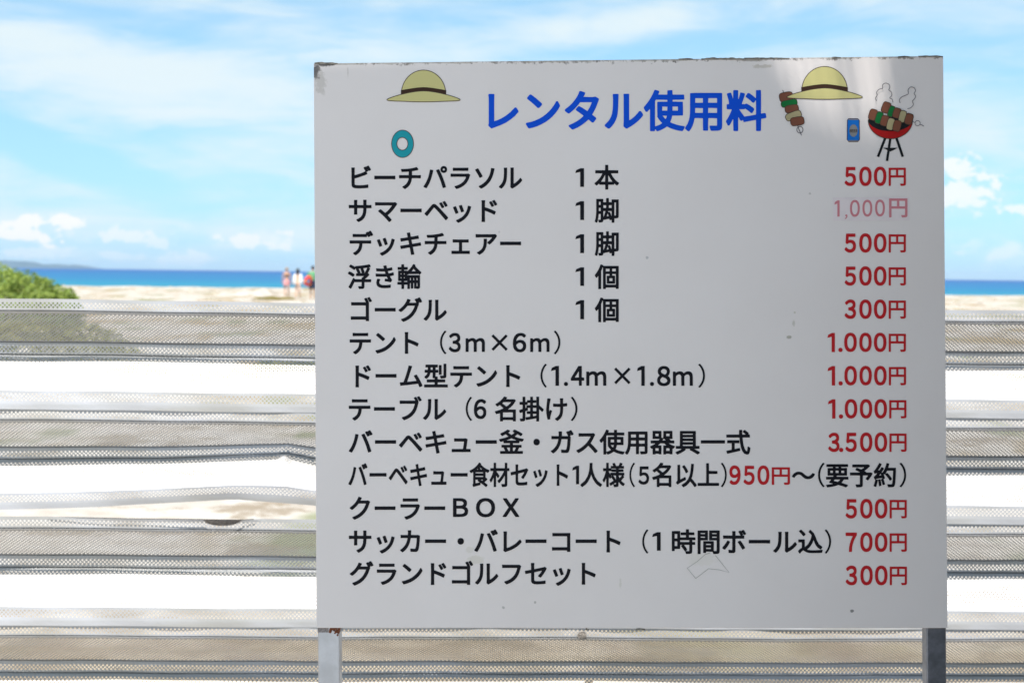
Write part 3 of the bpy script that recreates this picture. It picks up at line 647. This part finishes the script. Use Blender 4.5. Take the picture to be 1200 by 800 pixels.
for leg_ in [((1037, 162), (1028.5, 184)), ((1043, 162), (1039, 189)), ((1050, 162), (1057.5, 184))]: p_.stroke([leg_[0], ((leg_[0][0]+leg_[1][0])/2, (leg_[0][1]+leg_[1][1])/2), leg_[1]], COAL, 2.9)
p_.shape([[(1034, 173.5), (1052, 173.5), (1043, 178)]], COAL)
bowl = [(1017.2, 140)]+[(1043+26*-cos(a), 141+22*sin(a)) for a in (pi*k/26 for k in range(0, 27))]+[(1069, 140)]
p_.shape([bowl[1:-1]], REDP, LINE); 
p_.shape([smooth_path([(1017.5, 140), (1030, 137), (1056, 137), (1069, 140), (1066, 147), (1056, 152.5), (1043, 154), (1030, 152.5), (1020, 147)], 6, True)], COAL)
for a in [(1038, 126.5, 10, 13, .35, MEAT), (1044, 131, 7, 13, .35, GRN), (1050.5, 133, 9, 12, .3, MEAT), (1057, 137, 8, 14, .25, ONION), (1064.5, 140, 9, 13, .3, MEAT), (1022.5, 135, 9.5, 13, .3, MEAT), (1029.5, 138.5, 8, 14, .3, GRN), (1036, 142, 9, 12.5, .3, MEAT), (1043, 146, 8.5, 14, .25, ONION), (1050.5, 148, 9, 13, .25, MEAT)]: chunk(p_, *a)
p_.stroke(circ(1074.5, 145, 3, 3)+[(1077.5, 145)], THIN, .7); p_.stroke([(1077, 146.5), (1079.5, 147), (1081.8, 148.5)], THIN, .8); p_.stroke([(1069, 143), (1070.5, 143.8), (1071.6, 144.4)], THIN, .7)
def puff(P): p_.stroke(smooth_path(P, 6), THIN, .75)
puff([(1026.5, 119), (1025.2, 115.5), (1027.2, 112.6), (1026.5, 109), (1029.5, 105.5), (1033.5, 104.2), (1033.6, 100.4), (1037, 98.2), (1041, 99.8), (1042, 103.2), (1040.8, 106.2), (1043.6, 108.5), (1044.4, 112.5), (1042, 115.5), (1044.8, 117.2), (1045.6, 120.8)])
puff([(1054, 121.5), (1053.2, 117.5), (1056.2, 114.2), (1060, 112.6), (1063.5, 110.6), (1063.4, 106), (1066.5, 102.8), (1070.5, 103.8), (1072, 107.2), (1070.4, 110.2), (1072.2, 113.6), (1070.4, 117), (1068.4, 119.2), (1069.4, 123.4), (1066.4, 127), (1062.6, 128.2)])
p_.build('printed_barbecue')
# outline of glue left by a torn-off tape
p_ = Print(); RES = ink('glue_residue', (.40, .39, .35)); p_.stroke([(815, 677), (805, 665), (817, 657), (826, 649), (832, 647)], RES, .6); p_.stroke([(838, 650), (846, 660), (854, 670), (843, 667), (830, 665.6), (815, 677)], RES, .6); p_.build('glue_outline')

# ------------------------------------------------------------------ beach walkers
def skin_mesh(name, J, E, sub=2):
    """J: list of (x,y,z,rx,ry); E: edges; vertex 0 is the root"""
    me = bpy.data.meshes.new(name); me.from_pydata([j[:3] for j in J], E, []); ob = bpy.data.objects.new(name, me); C.objects.link(ob)
    ob.modifiers.new('skin', 'SKIN').use_smooth_shade = True
    for k, v in enumerate(me.skin_vertices[0].data): v.radius = (J[k][3], J[k][4] if len(J[k]) > 4 else J[k][3]); v.use_root = (k == 0)
    sm = ob.modifiers.new('sub', 'SUBSURF'); sm.levels = sub; sm.render_levels = sub
    bpy.context.view_layer.update(); dg = bpy.context.evaluated_depsgraph_get()
    out = bpy.data.meshes.new_from_object(ob.evaluated_get(dg)); bpy.data.objects.remove(ob); out.polygons.foreach_set('use_smooth', np.full(len(out.polygons), True)); out.name = name; return out
def figure(base, yaw, H, skin, stride=.12, arms=((.27, .0), (-.27, .0)), fem=True):
    k = H/1.65; sw = (.165 if fem else .19); hw = .095
    J = [(0, 0, .93, .115, .10)]; E = []
    def add(p, par, r): J.append((*p, *(r if isinstance(r, tuple) else (r, r)))); E.append((par, len(J)-1)); return len(J)-1
    waist = add((0, 0, 1.05), 0, (.105, .085) if fem else (.13, .10)); chest = add((0, .01, 1.24), waist, (.125, .095) if fem else (.155, .11)); up = add((0, 0, 1.35), chest, (.11, .075)); neck = add((0, .005, 1.42), up, .048); jaw = add((0, -.015, 1.49), neck, (.062, .068)); head = add((0, -.01, 1.56), jaw, (.072, .086)); crown = add((0, .0, 1.62), head, (.05, .062))
    add((0, -.098, 1.525), jaw, .012)                     # nose
    for sgn in (1, -1):
        hip = add((sgn*hw, 0, .86), 0, .092 if fem else .088); f = stride*sgn
        kn = add((sgn*.10, -f*.6, .47), hip, .058); an = add((sgn*.10, f*.5, .085), kn, .034); toe = add((sgn*.115, f*.5-.13, .03), an, .028)
        sh = add((sgn*sw, 0, 1.335), up, .048); ax_, ay_ = arms[0 if sgn > 0 else 1]; el_ = add((sgn*(sw+.06), .03-ay_*.3, 1.07), sh, .038)
        wr = add((ax_, -ay_-.04, .86+abs(ay_)*.5), el_, .024); pm = add((ax_*1.02, -ay_-.06, .79+abs(ay_)*.5), wr, (.022, .036))
        for fi in range(4): 
            q = add((ax_*1.03, -ay_-.09+fi*.02, .735+abs(ay_)*.5+.006*abs(fi-1)), pm, .009); add((ax_*1.0, -ay_-.085+fi*.02, .70+abs(ay_)*.5+.008*abs(fi-1)), q, .008)
        add((ax_*.96, -ay_-.115, .765+abs(ay_)*.5), pm, .010)
    J = [tuple(v*k for v in j) for j in J]; return skin_mesh('person', J, E), k
def person(label, px, py, yaw, H, skin, **kw):
    base = on_ground(px, py); base.z = float(ground_height(base.x, base.y))-.01
    me, k = figure(base, yaw, H, skin, **kw); o = link('person', me, skin); o.location = base; o.rotation_euler.z = yaw; tag(o, label, 'person', 'people walking on the beach'); return o, k
def ell_mesh(name, pieces, mats, parent, noise=0.):
    bm = bmesh.new()
    for (c0, r, lo, hi) in pieces:
        rr = bmesh.ops.create_uvsphere(bm, u_segments=24, v_segments=16, radius=1, matrix=Matrix.Translation(c0) @ Matrix.Diagonal((*r, 1)))
        bad = [v for v in rr['verts'] if v.co.z < lo or v.co.z > hi]; bmesh.ops.delete(bm, geom=bad, context='VERTS')
    return link(name, bm_mesh(bm, name, True), mats, parent)
SK1 = flecked('tanned_skin', (.52, .29, .19), .5, .06, 9); SK2 = flecked('light_skin', (.60, .38, .27), .5, .06, 9)
HAIRD = flecked('dark_hair', (.02, .015, .012), .6, .3, 60); HAIRB = flecked('light_brown_hair', (.30, .18, .09), .6, .3, 60)
def tube_cloth(name, rings, m, parent, k):      # garment from elliptical rings (z, cx, cy, rx, ry)
    V = []; n = 20
    for z, cx, cy, rx, ry in rings: V += [((cx+rx*cos(2*pi*a/n))*k, (cy+ry*sin(2*pi*a/n))*k, z*k) for a in range(n)]
    Fc = [(r*n+a, r*n+(a+1) % n, (r+1)*n+(a+1) % n, (r+1)*n+a) for r in range(len(rings)-1) for a in range(n)]
    return link(name, mesh_np(name, V, Fc, True), m, parent)
o, k = person('person in a dark bikini top and pink bottoms walking on the beach, leftmost of three', 336, 347.5, pi+.2, 1.66, SK1)
tube_cloth('bikini_top', [(1.17, 0, .01, .132, .108), (1.20, 0, .01, .142, .118), (1.235, 0, .01, .140, .115)], flecked('black_fabric', (.03, .025, .02), .8, .3, 40), o, k)
tube_cloth('shorts', [(.98, 0, 0, .125, .108), (.92, 0, 0, .155, .128), (.84, 0, 0, .185, .13), (.74, 0, 0, .19, .125), (.66, 0, 0, .185, .12)], flecked('pink_fabric', (.70, .30, .30), .8, .15, 40), o, k)
ell_mesh('hair', [(Vector((0, .018, 1.585))*k, (.092, .105, .10), 1.50*k, 9)], HAIRB, o)
o, k = person('person in an open white shirt with dark hair, middle of the three beach walkers', 349, 350, pi-.1, 1.60, SK2, arms=((.30, .0), (-.30, .0)))
WH = flecked('white_cotton', (.80, .80, .82), .8, .05, 30)
for sgn in (1, -1):
    tube_cloth('shirt_sleeve', [(1.38, sgn*.15, 0, .058, .06), (1.25, sgn*.20, .01, .060, .06), (1.05, sgn*.225, .02, .058, .06), (.90, sgn*.25, .0, .055, .06)], WH, o, k)
    tube_cloth('shirt_front', [(1.39, sgn*.11, 0, .045, .08), (1.2, sgn*.13, 0, .045, .12), (.95, sgn*.14, 0, .045, .135), (.80, sgn*.145, 0, .05, .14)], WH, o, k)
tube_cloth('swimsuit', [(1.30, 0, .01, .137, .112), (1.15, 0, 0, .125, .105), (1.0, 0, 0, .125, .105), (.86, 0, 0, .165, .12)], flecked('peach_fabric', (.66, .42, .30), .8, .1, 30), o, k)
ell_mesh('hair', [(Vector((0, .02, 1.58))*k, (.096, .11, .11), 1.50*k, 9), (Vector((0, .06, 1.45))*k, (.085, .06, .16), 1.28*k, 9)], HAIRD, o)
o, k = person('person in green top and navy shorts carrying a red ring beside the signboard edge', 366.5, 351.5, pi+.1, 1.74, SK1, fem=False, arms=((.30, .10), (-.27, .0)))
tube_cloth('green_top', [(1.40, 0, 0, .12, .07), (1.33, 0, 0, .20, .11), (1.2, 0, .01, .185, .13), (1.05, 0, 0, .165, .125), (.96, 0, 0, .165, .13)], flecked('green_fabric', (.10, .30, .15), .8, .15, 30), o, k)
for sgn in (1, -1): tube_cloth('sleeve', [(1.38, sgn*.165, 0, .06, .062), (1.28, sgn*.215, .01, .062, .06), (1.15, sgn*.235, .02, .062, .06)], flecked('green_sleeve_fabric', (.10, .30, .15), .8, .15, 30), o, k)
NAVY = flecked('navy_fabric', (.012, .025, .07), .8, .2, 30)
tube_cloth('shorts', [(.99, 0, 0, .150, .12), (.9, 0, 0, .19, .14), (.84, 0, 0, .20, .14)], NAVY, o, k)
for sgn in (1, -1): tube_cloth('shorts_leg', [(.86, sgn*.098, 0, .102, .12), (.7, sgn*.10, -.02*sgn, .098, .11), (.54, sgn*.10, -.05*sgn, .092, .10)], NAVY, o, k)
ell_mesh('hair', [(Vector((0, .018, 1.585))*k, (.096, .108, .10), 1.52*k, 9)], HAIRD, o)
bm = bmesh.new()
nn, mm = 36, 14; base = o.location
vs = [[bm.verts.new(((.20+.085*cos(b_))*cos(a), .085*sin(b_), (.20+.085*cos(b_))*sin(a))) for b_ in (2*pi*j/mm for j in range(mm))] for a in (2*pi*i_/nn for i_ in range(nn))]
for i_ in range(nn):
    for j in range(mm): bm.faces.new((vs[i_][j], vs[(i_+1) % nn][j], vs[(i_+1) % nn][(j+1) % mm], vs[i_][(j+1) % mm]))
m, t, b = mat('red_inflatable_vinyl', (.75, .04, .02), .35); c = t.new('ShaderNodeTexCoord').outputs['Object']; q = t.sep(c)
t.put(b, 'Base Color', t.mix(t.ramp(t.math('SINE', t.math('MULTIPLY', t.math('ARCTAN2', q[0], q[2]), 3.)), .80, .85), (.75, .03, .02), (.8, .30, .08)))
rg = link('swim_ring', bm_mesh(bm, 'swim_ring', True), m); rg.location = base+Vector((-.20, -.22, .98)); rg.rotation_euler = (radians(14), 0, radians(52))
tag(rg, 'red inflatable swim ring carried by the rightmost beach walker in front of the waist', 'swim ring')

# ------------------------------------------------------------------ unseen shelter added behind the camera to shade the signboard
shelter = empty('unseen_shelter', (0, -1.5, 0)); tag(shelter, 'unseen shelter out of view, its roof and dark wall added to shade the signboard', 'shelter')
RZ = 5.5
def up_to_roof(px, py):
    q = face_xy([[px, py]])[0]; P = sign.location + PLACE @ Vector((q[0], -BT/2, q[1])); s_ = (RZ-P.z)/SV.z; return P + SV*s_
e1 = up_to_roof(740, 50).y           # eave just far enough out to shade the top of the board
notch = [up_to_roof(880, 30), up_to_roof(915, 95), up_to_roof(944, 140), up_to_roof(1005, 165), up_to_roof(1036, 155), up_to_roof(1037, 30)]  # roof gap shaped to throw the light patch on the board
outline = [(-1.75, e1-1.5), (-1.75, e1)] + [(notch[0].x, e1)] + [(q.x, q.y) for q in notch[1:-1]] + [(notch[-1].x, e1), (1.75, e1), (1.75, e1-1.5)]
V, Fc = fill([np.array(outline)])
bm = bmesh.new(); vv = [bm.verts.new((v[0], v[1]+1.5, RZ)) for v in V]
for f_ in Fc: bm.faces.new([vv[i_] for i_ in f_])
r_ = bmesh.ops.extrude_face_region(bm, geom=bm.faces[:]); bmesh.ops.translate(bm, vec=(0, 0, .02), verts=[v for v in r_['geom'] if isinstance(v, bmesh.types.BMVert)])
bmesh.ops.recalc_face_normals(bm, faces=bm.faces[:])
link('roof', bm_mesh(bm, 'roof'), flecked('roof_boards', (.34, .31, .27), .8, .2, 3), shelter)
SLAT = flecked('slat_wood', (.3, .22, .14), .8, .2, 6)
xa, xb = notch[0].x, notch[-1].x; nb_ = int((xb-xa)/.016)+1
for k in range(nb_):                   # added slats, unseen, thinning the sun through the roof gap
    bm = bmesh.new(); box(bm, 0, 0, 0, .0085, .42, .006); o = link('shade_slat', bm_mesh(bm, 'shade_slat'), SLAT, shelter); o.location = (xa+.016*k, e1+1.5-.19, RZ+.026)
bm = bmesh.new(); box(bm, up_to_roof(984, 90).x, e1+1.5-.17, RZ+.045, .016, .4, .012); link('shade_strip', bm_mesh(bm, 'shade_strip'), SLAT, shelter)  # added strip, unseen, casting the dark band inside the light patch
bm = bmesh.new(); box(bm, 1.3, 1.17+1.5, 1.3, 1.5, .1, 2.6, .003)
link('shade_wall', bm_mesh(bm, 'shade_wall'), flecked('shade_wall_paint', (.10, .11, .12), .8, .1, 3), shelter)  # added dark wall, unseen, to dim the right side of the board
for x, y in ((-1.66, e1-.1), (-1.66, e1-1.4), (1.66, e1-.1), (1.66, e1-1.4)):
    bm = bmesh.new(); box(bm, x, y+1.5, RZ/2, .1, .1, RZ-.006, .004); link('post', bm_mesh(bm, 'post'), flecked('post_wood', (.3, .22, .14), .8, .2, 6), shelter)

# ------------------------------------------------------------------ sea haze
bm = bmesh.new(); box(bm, 0, 7200, 31, 28400, 17800, 68)
hm = bpy.data.materials.new('sea_haze'); hm.use_nodes = True; h = NT(hm.node_tree)
v = h.new('ShaderNodeVolumePrincipled'); v.inputs['Color'].default_value = (.60, .80, 1, 1); v.inputs['Density'].default_value = 8e-5; v.inputs['Anisotropy'].default_value = 0.
ho = h.new('ShaderNodeOutputMaterial'); h.t.links.new(v.outputs[0], ho.inputs['Volume'])
tag(link('haze', bm_mesh(bm, 'haze'), hm), kind='stuff')
